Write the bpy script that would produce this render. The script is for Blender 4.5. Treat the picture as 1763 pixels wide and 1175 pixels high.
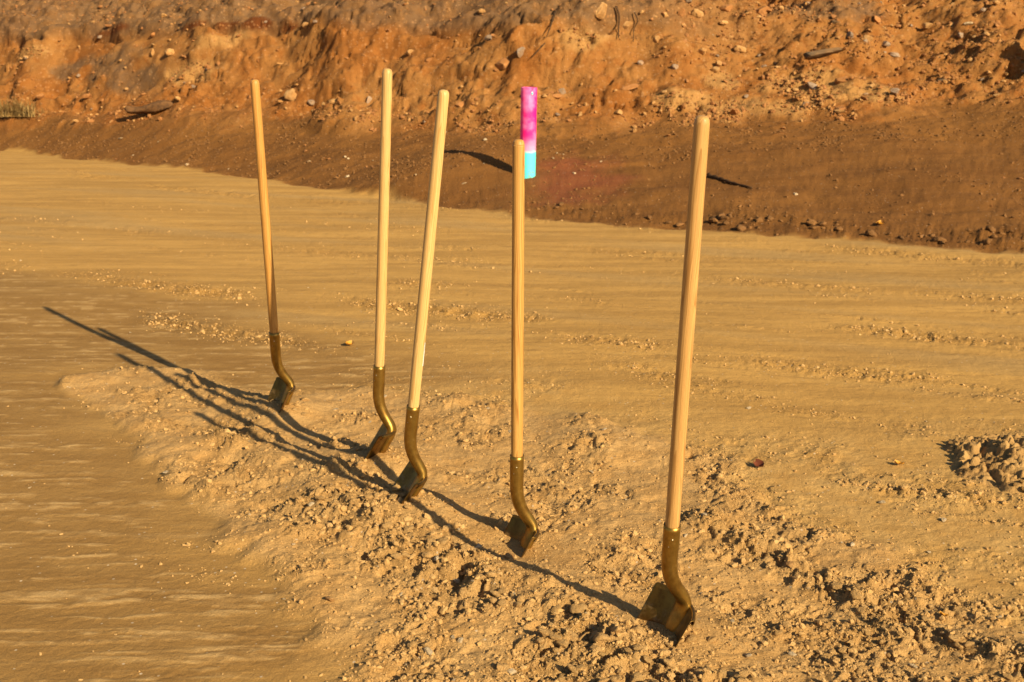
import bpy, bmesh, math, random
import numpy as np
from mathutils import Vector, Matrix

for o in list(bpy.data.objects):
    bpy.data.objects.remove(o, do_unlink=True)
sc = bpy.context.scene
COL = sc.collection
rng = np.random.default_rng(7)
random.seed(7)

# ------------------------------------------------------------------ camera
FPX, EYE = 2000.0, 1.444              # focal length in photo pixels, eye height in metres
PITCH = math.atan((587.5 - 74.0) / FPX)
cam_d = bpy.data.cameras.new('camera')
cam = bpy.data.objects.new('camera', cam_d)
COL.objects.link(cam)
cam.location = (0, 0, EYE)
cam.rotation_euler = (math.pi / 2 - PITCH, 0, 0)
cam_d.sensor_width = 36.0
cam_d.lens = FPX / 1763.0 * 36.0
cam_d.clip_start = 0.05
cam_d.clip_end = 2000.0
cam_d.dof.use_dof = True
cam_d.dof.focus_distance = 3.35
cam_d.dof.aperture_fstop = 8.0
sc.camera = cam

# ------------------------------------------------------------------ sky and sun
SUN_EL = math.radians(26.3)
SUN_AZ = math.radians(140.3)          # clockwise from +Y (camera looks along +Y)
to_sun = Vector((math.sin(SUN_AZ) * math.cos(SUN_EL), math.cos(SUN_AZ) * math.cos(SUN_EL), math.sin(SUN_EL)))
world = bpy.data.worlds.new('World')
sc.world = world
world.use_nodes = True
wn = world.node_tree.nodes
sky = wn.new('ShaderNodeTexSky')
sky.sky_type = 'NISHITA'
sky.sun_disc = False
sky.sun_elevation = SUN_EL
sky.sun_rotation = SUN_AZ
world.node_tree.links.new(sky.outputs[0], wn['Background'].inputs[0])
wn['Background'].inputs[1].default_value = 0.05
sun_d = bpy.data.lights.new('sun', 'SUN')
sun_d.energy = 5.0
sun_d.angle = math.radians(0.53)
sun_d.color = (1.0, 0.81, 0.51)
sun = bpy.data.objects.new('sun', sun_d)
COL.objects.link(sun)
sun.location = (6, -10, 8)
sun.rotation_euler = to_sun.to_track_quat('Z', 'Y').to_euler()
sc.view_settings.view_transform = 'Standard'
sc.view_settings.look = 'None'
sc.view_settings.gamma = 1.0
sc.view_settings.use_curve_mapping = False
sc.view_settings.exposure = 0.86

# ------------------------------------------------------------------ photo measuring helpers
cF = np.array([0, math.cos(PITCH), -math.sin(PITCH)])
cR = np.array([1.0, 0, 0])
cU = np.array([0, math.sin(PITCH), math.cos(PITCH)])
cC = np.array([0, 0, EYE])
def gp(x, y, z=0.0):
    d = cF + cR * (x - 881.5) / FPX - cU * (y - 587.5) / FPX
    return cC + d * ((z - EYE) / d[2])
def gxy(pts):
    return np.array([gp(*p)[:2] for p in pts])
def project(P):
    q = P - cC
    w = q @ cF
    return 881.5 + FPX * (q @ cR) / w, 587.5 - FPX * (q @ cU) / w, w

# ------------------------------------------------------------------ noise
def _h(ix, iy, s):
    h = (ix.astype(np.int64) * 374761393 + iy.astype(np.int64) * 668265263 + s * 2246822519) & 0xFFFFFFFF
    h = ((h ^ (h >> 13)) * 1274126177) & 0xFFFFFFFF
    h = ((h ^ (h >> 16)) * 2654435769) & 0xFFFFFFFF
    return (h ^ (h >> 15)) & 0xFFFFFFFF
def rnd(ix, iy, s):
    return _h(ix, iy, s) / 4294967295.0
def perlin(x, y, s=0):
    x = np.asarray(x, float); y = np.asarray(y, float)
    ix = np.floor(x); iy = np.floor(y)
    fx = x - ix; fy = y - iy
    ux = fx * fx * fx * (fx * (fx * 6 - 15) + 10); uy = fy * fy * fy * (fy * (fy * 6 - 15) + 10)
    def g(i, j):
        a = rnd(ix + i, iy + j, s) * 2 * np.pi
        return np.cos(a) * (fx - i) + np.sin(a) * (fy - j)
    a = g(0, 0); b = g(1, 0); c = g(0, 1); d = g(1, 1)
    return ((a + (b - a) * ux) * (1 - uy) + (c + (d - c) * ux) * uy) * 1.5
def fbm(x, y, s=0, o=4, g=0.5):
    t = 0; a = 1.0
    for i in range(o):
        t = t + a * perlin(x * 2.03 ** i + 17.3 * i, y * 2.03 ** i - 9.1 * i, s + i)
        a *= g
    return t
def worley(x, y, s=0):
    ix = np.floor(x); iy = np.floor(y)
    f1 = np.full(x.shape, 9.0); f2 = np.full(x.shape, 9.0); idv = np.zeros(x.shape)
    for i in (-1, 0, 1):
        for j in (-1, 0, 1):
            cx = ix + i; cy = iy + j
            d = np.hypot(cx + rnd(cx, cy, s) - x, cy + rnd(cx, cy, s + 1) - y)
            r = rnd(cx, cy, s + 2)
            nearer = d < f1
            f2 = np.where(nearer, f1, np.minimum(f2, d))
            idv = np.where(nearer, r, idv)
            f1 = np.where(nearer, d, f1)
    return f1, f2, idv
def sst(a, b, x):
    t = np.clip((x - a) / (b - a), 0, 1)
    return t * t * (3 - 2 * t)
def poly_sdf(X, Y, poly):
    """signed distance to a polygon, negative inside"""
    d = np.full(X.shape, 1e9); ins = np.zeros(X.shape, bool)
    n = len(poly)
    for i in range(n):
        ax, ay = poly[i]; bx, by = poly[(i + 1) % n]
        ex, ey = bx - ax, by - ay
        t = np.clip(((X - ax) * ex + (Y - ay) * ey) / (ex * ex + ey * ey), 0, 1)
        d = np.minimum(d, np.hypot(X - ax - t * ex, Y - ay - t * ey))
        cr = ((ay > Y) != (by > Y)) & (X < ex * (Y - ay) / (ey if abs(ey) > 1e-9 else 1e-9) + ax)
        ins ^= cr
    return np.where(ins, -d, d)
def line_dist(X, Y, pl):
    d = np.full(X.shape, 1e9)
    for i in range(len(pl) - 1):
        ax, ay = pl[i]; bx, by = pl[i + 1]
        ex, ey = bx - ax, by - ay
        t = np.clip(((X - ax) * ex + (Y - ay) * ey) / (ex * ex + ey * ey), 0, 1)
        d = np.minimum(d, np.hypot(X - ax - t * ex, Y - ay - t * ey))
    return d

# ------------------------------------------------------------------ shovels: where they stand (world metres)
# foot = point where the handle's line meets the soil, axis = unit direction up the handle, back = direction the blade's back faces
SHOVELS = [
    dict(foot=(0.377, 2.610, 0.012), axis=(0.011, -0.141, 0.990), back=(0.93, 0.37)),
    dict(foot=(0.013, 3.172, -0.038), axis=(0.004, -0.001, 1.0), back=(0.95, 0.31), top=1.230),
    dict(foot=(-0.340, 3.420, 0.043), axis=(0.116, -0.067, 0.991), back=(0.985, 0.17), top=1.285),
    dict(foot=(-0.471, 3.825, 0.053), axis=(0.058, -0.032, 0.998), back=(0.998, -0.03), top=1.315),
    dict(foot=(-0.930, 4.445, 0.021), axis=(-0.004, -0.093, 0.996), back=(0.90, 0.44)),
]

# ------------------------------------------------------------------ terrain
STRIP = gxy([(100, 652), (200, 636), (300, 632), (400, 655), (470, 672), (650, 668), (760, 686), (900, 703), (1100, 735),
             (1250, 800), (1400, 890), (1600, 985), (1763, 1070), (2100, 1250), (1900, 1500), (700, 1500), (610, 1180),
             (530, 1085), (455, 1010), (390, 930), (340, 850), (220, 750)])
SEMI = gxy([(700, 660), (900, 690), (1130, 712), (1300, 735), (1500, 770), (1763, 790), (2400, 850), (2600, 1500), (1300, 1500), (1000, 900)])
HARD = gxy([(-900, 430), (0, 470), (180, 492), (330, 515), (480, 560), (640, 610), (735, 655), (740, 690), (460, 700), (300, 660),
            (110, 655), (350, 900), (560, 1100), (640, 1500), (-900, 1500)])
RIDGE_A = gxy([(420, 770), (520, 820), (620, 880), (720, 940), (840, 985), (930, 1040), (1010, 1100), (1110, 1150), (1250, 1220)])
RIDGE_B = gxy([(1200, 895), (1290, 945), (1380, 985), (1480, 1035), (1560, 1080), (1680, 1120), (1800, 1160)])
LINES = [gxy(l) for l in (
    [(-300, 268), (100, 290), (270, 325), (450, 338), (650, 352), (880, 374), (1060, 386), (1300, 412), (1500, 432), (1800, 460)],
    [(-200, 368), (60, 382), (300, 405), (450, 425), (650, 440), (880, 452), (1060, 466), (1300, 484), (1763, 520)],
    [(-200, 440), (0, 458), (150, 480), (330, 500), (480, 515), (620, 524), (720, 534), (900, 550)],
    [(250, 545), (400, 575), (560, 592), (640, 600)],
    [(700, 490), (880, 505), (1000, 511), (1100, 528), (1250, 537), (1400, 555), (1600, 580), (1800, 606)],
    [(740, 570), (1000, 588), (1180, 608), (1400, 635), (1600, 655), (1800, 696)],
    [(960, 622), (1100, 636), (1200, 676), (1400, 708), (1600, 745)],
    [(-200, 330), (100, 345), (400, 372), (800, 402), (1200, 440)],
)]
LINE_W = [0.7, 0.45, 1.0, 1.0, 0.8, 0.7, 0.5, 0.3]
XB = np.array([-30, -12, -7.2, -2.75, 0, 3.6, 6, 12]); YB = np.array([28, 20, 16.4, 12.8, 10.0, 8.13, 7.07, 5.0])
XF = np.array([-30, -12, -7.5, -4.0, 0, 5.4, 9, 20]); YF = np.array([29.5, 19.6, 17.1, 15.0, 12.67, 12.2, 12.2, 12.0])
ZF = np.array([0.3, 0.3, 0.33, 0.47, 0.46, 0.78, 0.9, 1.0])

def terrain(X, Y):
    X = np.asarray(X, float); Y = np.asarray(Y, float)
    M = {}
    n1 = fbm(X / 1.2, Y / 0.9, 3, 3)
    nf = fbm(X / 0.22, Y / 0.22, 11, 3)
    yb = np.interp(X, XB, YB) + 0.14 * n1 + 0.035 * nf
    brown = sst(-0.07, 0.07, Y - yb)
    # ---- sand
    z = 0.022 * fbm(X / 2.4, Y / 2.4, 21, 2)
    c = X * 0.37 + Y * 0.93; l = X * 0.93 - Y * 0.37
    trk = perlin(c * 5.0, l * 0.25, 31); trk2 = perlin(c * 15, l * 0.9, 32)
    hard_d = poly_sdf(X, Y, HARD) + 0.18 * n1 + 0.1 * nf
    hard = sst(0.40, -0.30, hard_d + 0.25 * perlin(X / 0.9, Y / 0.16, 45)) * (1 - brown)
    strip_d = poly_sdf(X, Y, STRIP) + 0.10 * fbm(X / 0.35, Y / 0.35, 41, 3)
    churn = sst(0.05, -0.07, strip_d)
    semi_d = poly_sdf(X, Y, SEMI) + 0.4 * n1
    semi = sst(0.3, -0.3, semi_d) * (1 - churn)
    hard = hard * (1 - churn)
    rut = np.exp(-(perlin(c * 2.4, l * 0.07, 36) / 0.08) ** 2) - 0.6 * np.exp(-((perlin(c * 2.4, l * 0.07, 36) - 0.16) / 0.08) ** 2)
    z += (1 - hard) * (1 - brown) * (-0.0024 * rut + 0.0035 * trk + 0.0008 * trk2 + 0.0014 * fbm(X / 0.06, Y / 0.04, 35, 3))
    # pressed ridges in the hard pan
    wv = fbm(X / 0.6, Y / 0.28, 51, 4)
    ph = (Y - 0.03 * X + 0.034 * wv + 0.15 * perlin(X / 2.2, Y / 1.5, 55)) / 0.155
    amp = sst(-0.30, 0.40, perlin(X / 0.55, Y / 0.17, 52))
    rid = np.maximum(0, np.cos(2 * np.pi * ph)) ** 4 * (0.12 + 0.88 * amp)
    ph2 = (Y + 0.01 * X + 0.03 * fbm(X / 0.5, Y / 0.2, 56, 3)) / 0.062
    rid2 = np.maximum(0, np.cos(2 * np.pi * ph2)) ** 4 * sst(0.0, 0.5, perlin(X / 0.35, Y / 0.10, 57))
    hn = fbm(X / 0.10, Y / 0.055, 58, 4)
    sk = fbm(X / 0.55 + 0.3 * wv, (Y + 0.02 * wv) / 0.050, 53, 4, 0.6)
    stk = sst(0.18, 0.52, sk)
    brk = 0.35 + 0.65 * sst(-0.3, 0.3, perlin(X / 0.10, Y / 0.04, 54))
    z += hard * (0.0026 * rid * brk + 0.0012 * rid2 * brk + 0.0016 * stk + 0.0010 * hn + 0.0008 * fbm(X / 0.03, Y / 0.02, 59, 2))
    M['dry'] = hard * np.clip(sst(0.25, 0.65, rid * 0.8 * brk + 0.5 * rid2 * brk + 0.30 * hn) + 0.9 * stk * brk, 0, 1)
    M['hard'] = hard
    # crumb lines left by wheels
    crumb = np.zeros(X.shape)
    for pl, w in zip(LINES, LINE_W):
        d = line_dist(X, Y, pl)
        crumb = np.maximum(crumb, w * np.exp(-(d / (0.035 + 0.013 * Y)) ** 2) * sst(-0.35, 0.35, perlin(l * 1.1, c * 1.5, 61)))
    gl = np.exp(-(perlin(c * 1.3, l * 0.10, 63) / 0.055) ** 2) + np.exp(-(perlin(c * 1.9 + 7, l * 0.16, 64) / 0.05) ** 2)
    crumb = np.maximum(crumb, 0.42 * np.clip(gl, 0, 1) * sst(-0.2, 0.4, perlin(l * 1.3, c * 2.2, 65)) * (1 - hard))
    crumb *= (1 - brown) * (1 - churn)
    M['crumb'] = crumb
    M['smear'] = np.clip(sst(0.05, 0.75, perlin(c * 2.2, l * 0.35, 71) + 0.4 * trk), 0, 1)
    M['brown'] = brown; M['churn'] = churn; M['semi'] = semi
    # lumpy soil
    patch = sst(-0.25, 0.35, fbm(X / 0.32, Y / 0.32, 81, 2))
    ra = np.exp(-(line_dist(X, Y, RIDGE_A) / 0.13) ** 2); rb = np.exp(-(line_dist(X, Y, RIDGE_B) / 0.06) ** 2)
    rough = np.clip(churn * (0.16 + 0.42 * patch + 0.70 * ra * (0.35 + 0.65 * patch) + 0.5 * rb) + rb * 0.35 + semi * (0.05 + 0.20 * patch) + 0.65 * crumb, 0, 1.3)
    edge = brown * np.exp(-((Y - yb - 0.30) / 0.33) ** 2) * sst(-3.0, 2.0, X)
    rough = rough + edge * 0.55
    M['rough'] = rough
    sub = rough > 0.02
    if sub.any():
        xs, ys, rs = X[sub], Y[sub], rough[sub]
        wx = xs + 0.03 * perlin(xs / 0.06, ys / 0.06, 91); wy = ys + 0.03 * perlin(xs / 0.06, ys / 0.06, 92)
        hh = np.zeros(xs.shape)
        for sc_, a_, s_ in ((0.15, 0.009, 101), (0.070, 0.009, 111), (0.034, 0.008, 121), (0.017, 0.006, 125)):
            f1, f2, iv = worley(wx / sc_, wy / sc_, s_)
            pres = sst(0.25, 0.75, iv)
            hh += a_ * pres * sst(0.0, 0.42, f2 - f1) * (0.5 + iv)
        hh += 0.017 * fbm(xs / 0.12, ys / 0.10, 131, 5, 0.62) - 0.008
        for sc_, dp_, s_ in ((0.10, 0.020, 135), (0.050, 0.015, 137), (0.026, 0.009, 139)):
            f1, f2, iv = worley(wx / sc_ + 5.5, wy / sc_, s_)
            hh -= dp_ * (iv > 0.78) * sst(0.34, 0.16, f1)
        # blocky ledges in the roughest parts
        st = fbm(xs / 0.24, ys / 0.24, 141, 3) * 4
        hh += 0.012 * (np.floor(st) + sst(0.62, 0.98, st - np.floor(st)))/2 * np.clip(rs, 0, 1)
        z[sub] += hh * rs
    z += churn * (0.016 + 0.018 * fbm(X / 0.5, Y / 0.5, 151, 2)) + 0.035 * churn * ra + 0.012 * rb
    # soil level meets every shovel
    for s in SHOVELS:
        fx, fy, fz = s['foot']
        g = np.exp(-(((X - fx) ** 2 + (Y - fy) ** 2) / 0.16 ** 2))
        z = z * (1 - 0.75 * g) + (fz + 0.036) * 0.75 * g
    # ---- brown ground climbing to the bank
    yf = np.interp(X, XF, YF) + 0.25 * fbm(X / 1.6, X * 0 + 3.3, 161, 2)
    zf = np.interp(X, XF, ZF); yb0 = np.interp(X, XB, YB)
    t = np.clip((Y - yb0) / np.maximum(yf - yb0, 0.4), 0, 1)
    z += zf * (0.75 * t + 0.25 * t * t)
    z += brown * (0.02 * n1 + 0.010 * nf + 0.004 * trk + 0.005 * fbm(X / 0.10, Y / 0.07, 165, 4, 0.65))
    # dragged track scars
    z -= brown * 0.02 * np.exp(-((perlin(c * 0.9, l * 0.35, 171)) / 0.06) ** 2) * (t < 0.95)
    u = Y - yf
    right = sst(0.8, 3.6, X + 0.3 * n1)
    un = 1.5 * u + 0.22 * fbm(X / 1.5, X * 0 + 0.7, 181, 2) + 0.10 * fbm(X / 0.8, Y / 0.5, 185, 2)
    pl_ = np.interp(un, [-1, 0, 0.6, 1.1, 1.9, 2.1, 2.3, 3.2, 6, 14, 60], [0, 0, 0.16, 0.42, 1.0, 1.12, 1.30, 1.58, 2.2, 3.5, 4.0])
    pr_ = np.interp(un, [-1, 0, 0.5, 1.6, 3.0, 5.5, 14, 60], [0, 0, 0.12, 0.50, 1.05, 1.85, 3.6, 4.0])
    zb = pl_ * (1 - right) + pr_ * right
    bank = sst(-0.20, 0.30, u + 0.20 * nf + 0.25 * fbm(X / 0.5, Y / 0.4, 187, 2))
    z += zb
    # lumps, blocks and cracks of the cut face
    dn = np.zeros(X.shape)
    crest = np.exp(-((un - 2.12) / 0.28) ** 2) * (1 - right)
    sub = bank > 0.01
    if sub.any():
        xs, ys, us = X[sub], Y[sub], u[sub]
        sx = xs; sy = ys + 1.0 * zb[sub]
        wx = sx + 0.14 * fbm(sx / 0.35, sy / 0.35, 191, 2); wy = sy + 0.14 * fbm(sx / 0.35, sy / 0.35, 192, 2)
        q = 0.15 * fbm(sx / 1.1, sy / 0.9, 201, 3)
        q += (0.036 + 0.016 * right[sub]) * fbm(sx / 0.25, sy / 0.22, 205, 5, 0.55)
        for sc_, a_, s_ in ((0.50, 0.045, 211), (0.22, 0.036, 221), (0.10, 0.016, 231), (0.055, 0.008, 235)):
            f1, f2, iv = worley(wx / sc_, wy / sc_, s_)
            q += a_ * sst(0.45, 0.85, iv) * sst(0.0, 0.45, f2 - f1) * (0.4 + iv)
        face = sst(0.05, 0.5, us)
        cr = perlin(sx / 0.45 + 0.3 * perlin(sx / 0.15, sy / 0.15, 241), sy / 0.35, 242)
        crk = np.exp(-(cr / 0.045) ** 2) * sst(0.1, 0.5, perlin(sx / 0.8, sy / 0.5, 243))
        q -= 0.10 * crk * face
        cr2 = un[sub] - 2.08 - 0.12 * perlin(sx / 0.35, sy / 0.3, 244)
        q -= 0.20 * np.exp(-(cr2 / 0.05) ** 2) * (1 - right[sub]) * sst(-0.05, 0.25, perlin(sx / 0.7, sy * 0, 245))
        calm = 1 - 0.55 * sst(0.1, 0.5, perlin(xs / 1.5, ys / 1.2, 246))
        dn[sub] = q * calm * bank[sub] * (0.35 + 0.65 * face)
    # push along the slope's normal; lip of the crest leans out
    P = np.stack([X, Y - 0.62 * dn - 0.05 * crest * sst(2.0, 2.2, un), z + 0.78 * dn], -1)
    P[..., 2] += 0.16 * np.exp(-(((X + 0.75) / 0.75) ** 2 + ((Y - 11.75) / 0.65) ** 2)) * brown
    M['rough'] = np.maximum(M['rough'], 0.75 * bank + 0.25 * brown)
    M['bank'] = bank; M['u'] = 1.5 * u; M['right'] = right; M['top'] = sst(2.0, 2.25, un) * (1 - right)
    return P, M

# fan-shaped grid: fine where it shows large, coarse outside the view
a_in = np.linspace(-0.50, 0.50, 720)
a_out = 0.50 + 0.40 * np.linspace(0, 1, 70)[1:] ** 1.3
AA = np.concatenate([-a_out[::-1], a_in, a_out])
R1 = np.linspace(1.0, 2.28, 60)[:-1]
R2 = 1 / np.linspace(1 / 2.28, 1 / 11.4, 440)[:-1]
R3 = np.linspace(11.4, 20.4, 370)[:-1]
R4 = 20.4 + 22 * np.linspace(0, 1, 70) ** 1.35
RR = np.concatenate([R1, R2, R3, R4])
GX = RR[:, None] * AA[None, :]
GY = np.repeat(RR[:, None], len(AA), 1)
NR, NC = GX.shape
GP, GM = terrain(GX.ravel(), GY.ravel())
PXX, PYY, PW = project(GP)
def hit(px, py):
    """terrain vertex seen at a photo pixel -> index"""
    d = np.hypot(PXX - px, PYY - py)
    near = np.where(d < 4.0)[0]
    if len(near) == 0:
        return int(np.argmin(d))
    w = PW[near]
    near = near[w < w.min() + 0.25]
    return int(near[np.argmin(d[near])])
def hitp(px, py):
    return GP[hit(px, py)]

# colour regions of the bank that have a shape of their own
def blob(spots, s):
    m = np.zeros(len(GP))
    x, y = GP[:, 0], GX.ravel() * 0 + GP[:, 2] * 1.6 + GP[:, 1] * 0.5
    wob = 0.45 * fbm(GP[:, 0] / 0.4, y / 0.4, s, 3)
    for px, py, rx, ry in spots:
        i = hit(px, py)
        d = np.hypot((GP[:, 0] - GP[i, 0]) / rx, (y - y[i]) / ry)
        m = np.maximum(m, sst(1.15, 0.65, d + wob))
    return m * GM['bank']
GM['grey'] = np.clip(np.maximum(GM['top'], blob([(190, 110, .55, .5), (120, 120, .35, .3), (150, 30, .4, .4), (20, 30, .4, .4), (230, 140, .5, .35),
                        (1440, 10, .8, .3), (930, 10, .5, .25)], 301)), 0, 1)
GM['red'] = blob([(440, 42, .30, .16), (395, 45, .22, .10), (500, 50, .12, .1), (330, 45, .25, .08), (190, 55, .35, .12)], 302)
GM['pale'] = blob([(1300, 190, .7, .4), (1400, 150, .6, .4), (1500, 160, .4, .25), (1180, 170, .35, .3), (1000, 70, .35, .25), (1240, 140, .25, .2),
                   (380, 70, .4, .2), (330, 130, .4, .3), (50, 90, .3, .2)], 303)
ip = hit(985, 312)
GM['paint'] = sst(1.2, 0.3, np.hypot((GP[:, 0] - GP[ip, 0]) / 0.55, (GP[:, 1] - GP[ip, 1]) / 0.9) + 0.4 * fbm(GP[:, 0] / .3, GP[:, 1] / .3, 305, 2))

# ------------------------------------------------------------------ materials
def new_mat(name):
    m = bpy.data.materials.new(name)
    m.use_nodes = True
    nt = m.node_tree
    return m, nt, nt.nodes['Principled BSDF']
class NB:
    """small node builder"""
    def __init__(s, nt): s.nt = nt
    def n(s, t, **k):
        o = s.nt.nodes.new(t)
        for a, v in k.items(): setattr(o, a, v)
        return o
    def link(s, a, b): s.nt.links.new(a, b)
    def put(s, sock, v):
        if hasattr(v, 'is_output'): s.link(v, sock)
        elif isinstance(v, tuple) and len(v) == 3 and sock.type == 'RGBA': sock.default_value = (*v, 1)
        else: sock.default_value = v
    def mix(s, f, a, b, mode='MIX'):
        o = s.n('ShaderNodeMix', data_type='RGBA', blend_type=mode)
        s.put(o.inputs[0], f); s.put(o.inputs[6], a); s.put(o.inputs[7], b)
        return o.outputs[2]
    def math(s, op, a, b=0.0, clamp=False):
        o = s.n('ShaderNodeMath', operation=op, use_clamp=clamp)
        s.put(o.inputs[0], a); s.put(o.inputs[1], b)
        return o.outputs[0]
    def attr(s, name): return s.n('ShaderNodeAttribute', attribute_name=name).outputs['Fac']
    def coord(s, scale=(1, 1, 1), out='Object'):
        t = s.n('ShaderNodeTexCoord'); m = s.n('ShaderNodeMapping')
        s.link(t.outputs[out], m.inputs[0]); m.inputs['Scale'].default_value = scale
        return m.outputs[0]
    def noise(s, vec, scale, detail=4, rough=0.6, dist=0.0):
        o = s.n('ShaderNodeTexNoise'); s.link(vec, o.inputs['Vector'])
        o.inputs['Scale'].default_value = scale; o.inputs['Detail'].default_value = detail
        o.inputs['Roughness'].default_value = rough; o.inputs['Distortion'].default_value = dist
        return o.outputs['Fac']
    def voro(s, vec, scale, feature='F1'):
        o = s.n('ShaderNodeTexVoronoi', feature=feature); s.link(vec, o.inputs['Vector']); o.inputs['Scale'].default_value = scale
        return o
    def ramp(s, f, a, b):
        o = s.n('ShaderNodeMapRange', interpolation_type='SMOOTHSTEP'); s.link(f, o.inputs[0])
        o.inputs[1].default_value = a; o.inputs[2].default_value = b
        return o.outputs[0]
    def bump(s, h, dist, strength=1.0, normal=None):
        o = s.n('ShaderNodeBump'); s.link(h, o.inputs['Height']); o.inputs['Distance'].default_value = dist
        o.inputs['Strength'].default_value = strength
        if normal: s.link(normal, o.inputs['Normal'])
        return o.outputs[0]

def soil_material():
    m, nt, bs = new_mat('soil')
    b = NB(nt); v = b.coord()
    big = b.noise(v, 0.9, 4); mid = b.noise(v, 7.0, 5, .65); fine = b.noise(v, 60.0, 5, .7); grit = b.noise(v, 260.0, 3, .7)
    vs = b.coord((0.30, 1.0, 1.0)); streak = b.noise(vs, 9.0, 5, .65)
    # long smears along the wheel direction
    tc = b.n('ShaderNodeTexCoord'); mp = b.n('ShaderNodeMapping'); b.link(tc.outputs['Object'], mp.inputs[0])
    mp.inputs['Rotation'].default_value = (0, 0, math.radians(21.7)); mp.inputs['Scale'].default_value = (0.35, 3.2, 1)
    smn = b.noise(mp.outputs[0], 1.6, 6, .62)
    # sand
    sand = b.mix(b.ramp(smn, .35, .65), (.370, .212, .062), (.495, .290, .086))
    sand = b.mix(b.math('MULTIPLY', b.attr('smear'), .55), sand, (.38, .250, .104))
    sand = b.mix(b.math('MULTIPLY', b.ramp(mid, .5, .75), .35), sand, (.42, .235, .068))
    mq = b.n('ShaderNodeMapping'); b.link(tc.outputs['Object'], mq.inputs[0])
    mq.inputs['Rotation'].default_value = (0, 0, math.radians(21.7)); mq.inputs['Scale'].default_value = (0.5, 2.6, 1)
    sp = b.noise(mq.outputs[0], 9.0, 8, .72)
    sand = b.mix(b.math('MULTIPLY', b.ramp(sp, .52, .66), .75), sand, (.30, .175, .056))  # dark specks coloured in for the shadows inside small wheel tracks
    sand = b.mix(b.math('MULTIPLY', b.ramp(sp, .46, .34), .35), sand, (.52, .325, .118))
    sand = b.mix(b.math('MULTIPLY', b.attr('crumb'), .5), sand, (.44, .24, .066))
    semi = b.mix(b.ramp(mid, .35, .7), (.48, .300, .110), (.43, .245, .074))
    col = b.mix(b.math('MULTIPLY', b.attr('semi'), .8), sand, semi)
    # hard pan: damp brown with dry pale ridges
    hard = b.mix(b.ramp(streak, .35, .7), (.250, .136, .040), (.335, .195, .063))
    hard = b.mix(b.math('MULTIPLY', b.ramp(big, .35, .65), .5), hard, (.285, .163, .051))
    dryf = b.math('MULTIPLY', b.attr('dry'), b.ramp(b.noise(vs, 30.0, 5, .75), .30, .62), True)
    hard = b.mix(dryf, hard, (.50, .320, .130))
    col = b.mix(b.attr('hard'), col, hard)
    churn = b.mix(b.ramp(mid, .35, .68), (.495, .305, .120), (.445, .255, .088))
    churn = b.mix(b.math('MULTIPLY', b.ramp(b.noise(v, 3.2, 5, .65), .50, .68), .45), churn, (.37, .215, .074))
    churn = b.mix(b.math('MULTIPLY', b.ramp(fine, .56, .72), .5), churn, (.38, .22, .080))
    col = b.mix(b.attr('churn'), col, churn)
    # brown ground
    brown = b.mix(b.ramp(smn, .35, .65), (.155, .066, .016), (.200, .088, .022))
    brown = b.mix(b.math('MULTIPLY', b.ramp(big, .45, .65), .6), brown, (.225, .100, .024))
    brown = b.mix(b.math('MULTIPLY', b.ramp(fine, .58, .72), .45), brown, (.10, .05, .02))
    mot = b.noise(v, 22.0, 6, .75)
    brown = b.mix(b.math('MULTIPLY', b.ramp(mot, .54, .66), .4), brown, (.085, .036, .010))
    brown = b.mix(b.math('MULTIPLY', b.ramp(mot, .42, .30), .4), brown, (.27, .135, .042))
    brown = b.mix(b.math('MULTIPLY', b.attr('paint'), .5), brown, (.22, .055, .030))
    col = b.mix(b.attr('brown'), col, brown)
    # bank
    bk = b.mix(b.ramp(big, .38, .62), (.265, .102, .023), (.310, .145, .042))
    bk = b.mix(b.math('MULTIPLY', b.ramp(mid, .48, .7), .7), bk, (.235, .080, .015))
    bk = b.mix(b.math('MULTIPLY', b.attr('pale'), .75), bk, (.41, .230, .080))
    bk = b.mix(b.math('MULTIPLY', b.attr('grey'), .8), bk, b.mix(b.ramp(mid, .4, .65), (.150, .092, .050), (.19, .103, .042)))
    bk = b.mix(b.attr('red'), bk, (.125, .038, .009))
    vo = b.voro(v, 26.0)
    sepc = b.n('ShaderNodeSeparateColor'); b.link(vo.outputs['Color'], sepc.inputs[0])
    peb = b.math('MULTIPLY', b.ramp(sepc.outputs[0], .80, .9), b.ramp(vo.outputs['Distance'], .55, .35))
    bk = b.mix(b.math('MULTIPLY', peb, .45), bk, b.mix(sepc.outputs[1], (.46, .27, .13), (.42, .19, .06)))
    bk = b.mix(b.math('MULTIPLY', b.ramp(fine, .6, .75), .5), bk, (.13, .055, .018))
    bk = b.mix(b.math('MULTIPLY', b.ramp(mot, .55, .68), .5), bk, (.11, .040, .009))
    bk = b.mix(b.math('MULTIPLY', b.ramp(mot, .42, .30), .45), bk, (.44, .235, .080))
    col = b.mix(b.attr('bank'), col, bk)
    # everywhere: grain and scattered pale grit
    col = b.mix(b.ramp(grit, .3, .7), b.mix(1.0, col, (.80, .79, .77), 'MULTIPLY'), b.mix(1.0, col, (1.12, 1.12, 1.12), 'MULTIPLY'))
    vg = b.voro(v, 90.0)
    sg = b.n('ShaderNodeSeparateColor'); b.link(vg.outputs['Color'], sg.inputs[0])
    gf = b.math('MULTIPLY', b.ramp(sg.outputs[0], .982, .99), b.ramp(vg.outputs['Distance'], .4, .25))
    col = b.mix(b.math('MULTIPLY', gf, .7), col, (.55, .46, .34))
    b.link(col, bs.inputs['Base Color'])
    bs.inputs['Roughness'].default_value = 0.95
    bs.inputs['Specular IOR Level'].default_value = 0.15
    rg = b.math('ADD', b.math('MULTIPLY', b.attr('rough'), 1.0), .22, True)
    n1 = b.bump(b.math('MULTIPLY', b.noise(v, 45.0, 6, .72), rg), 0.022, 1.0)
    n2 = b.bump(grit, 0.0022, .7, n1)
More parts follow.
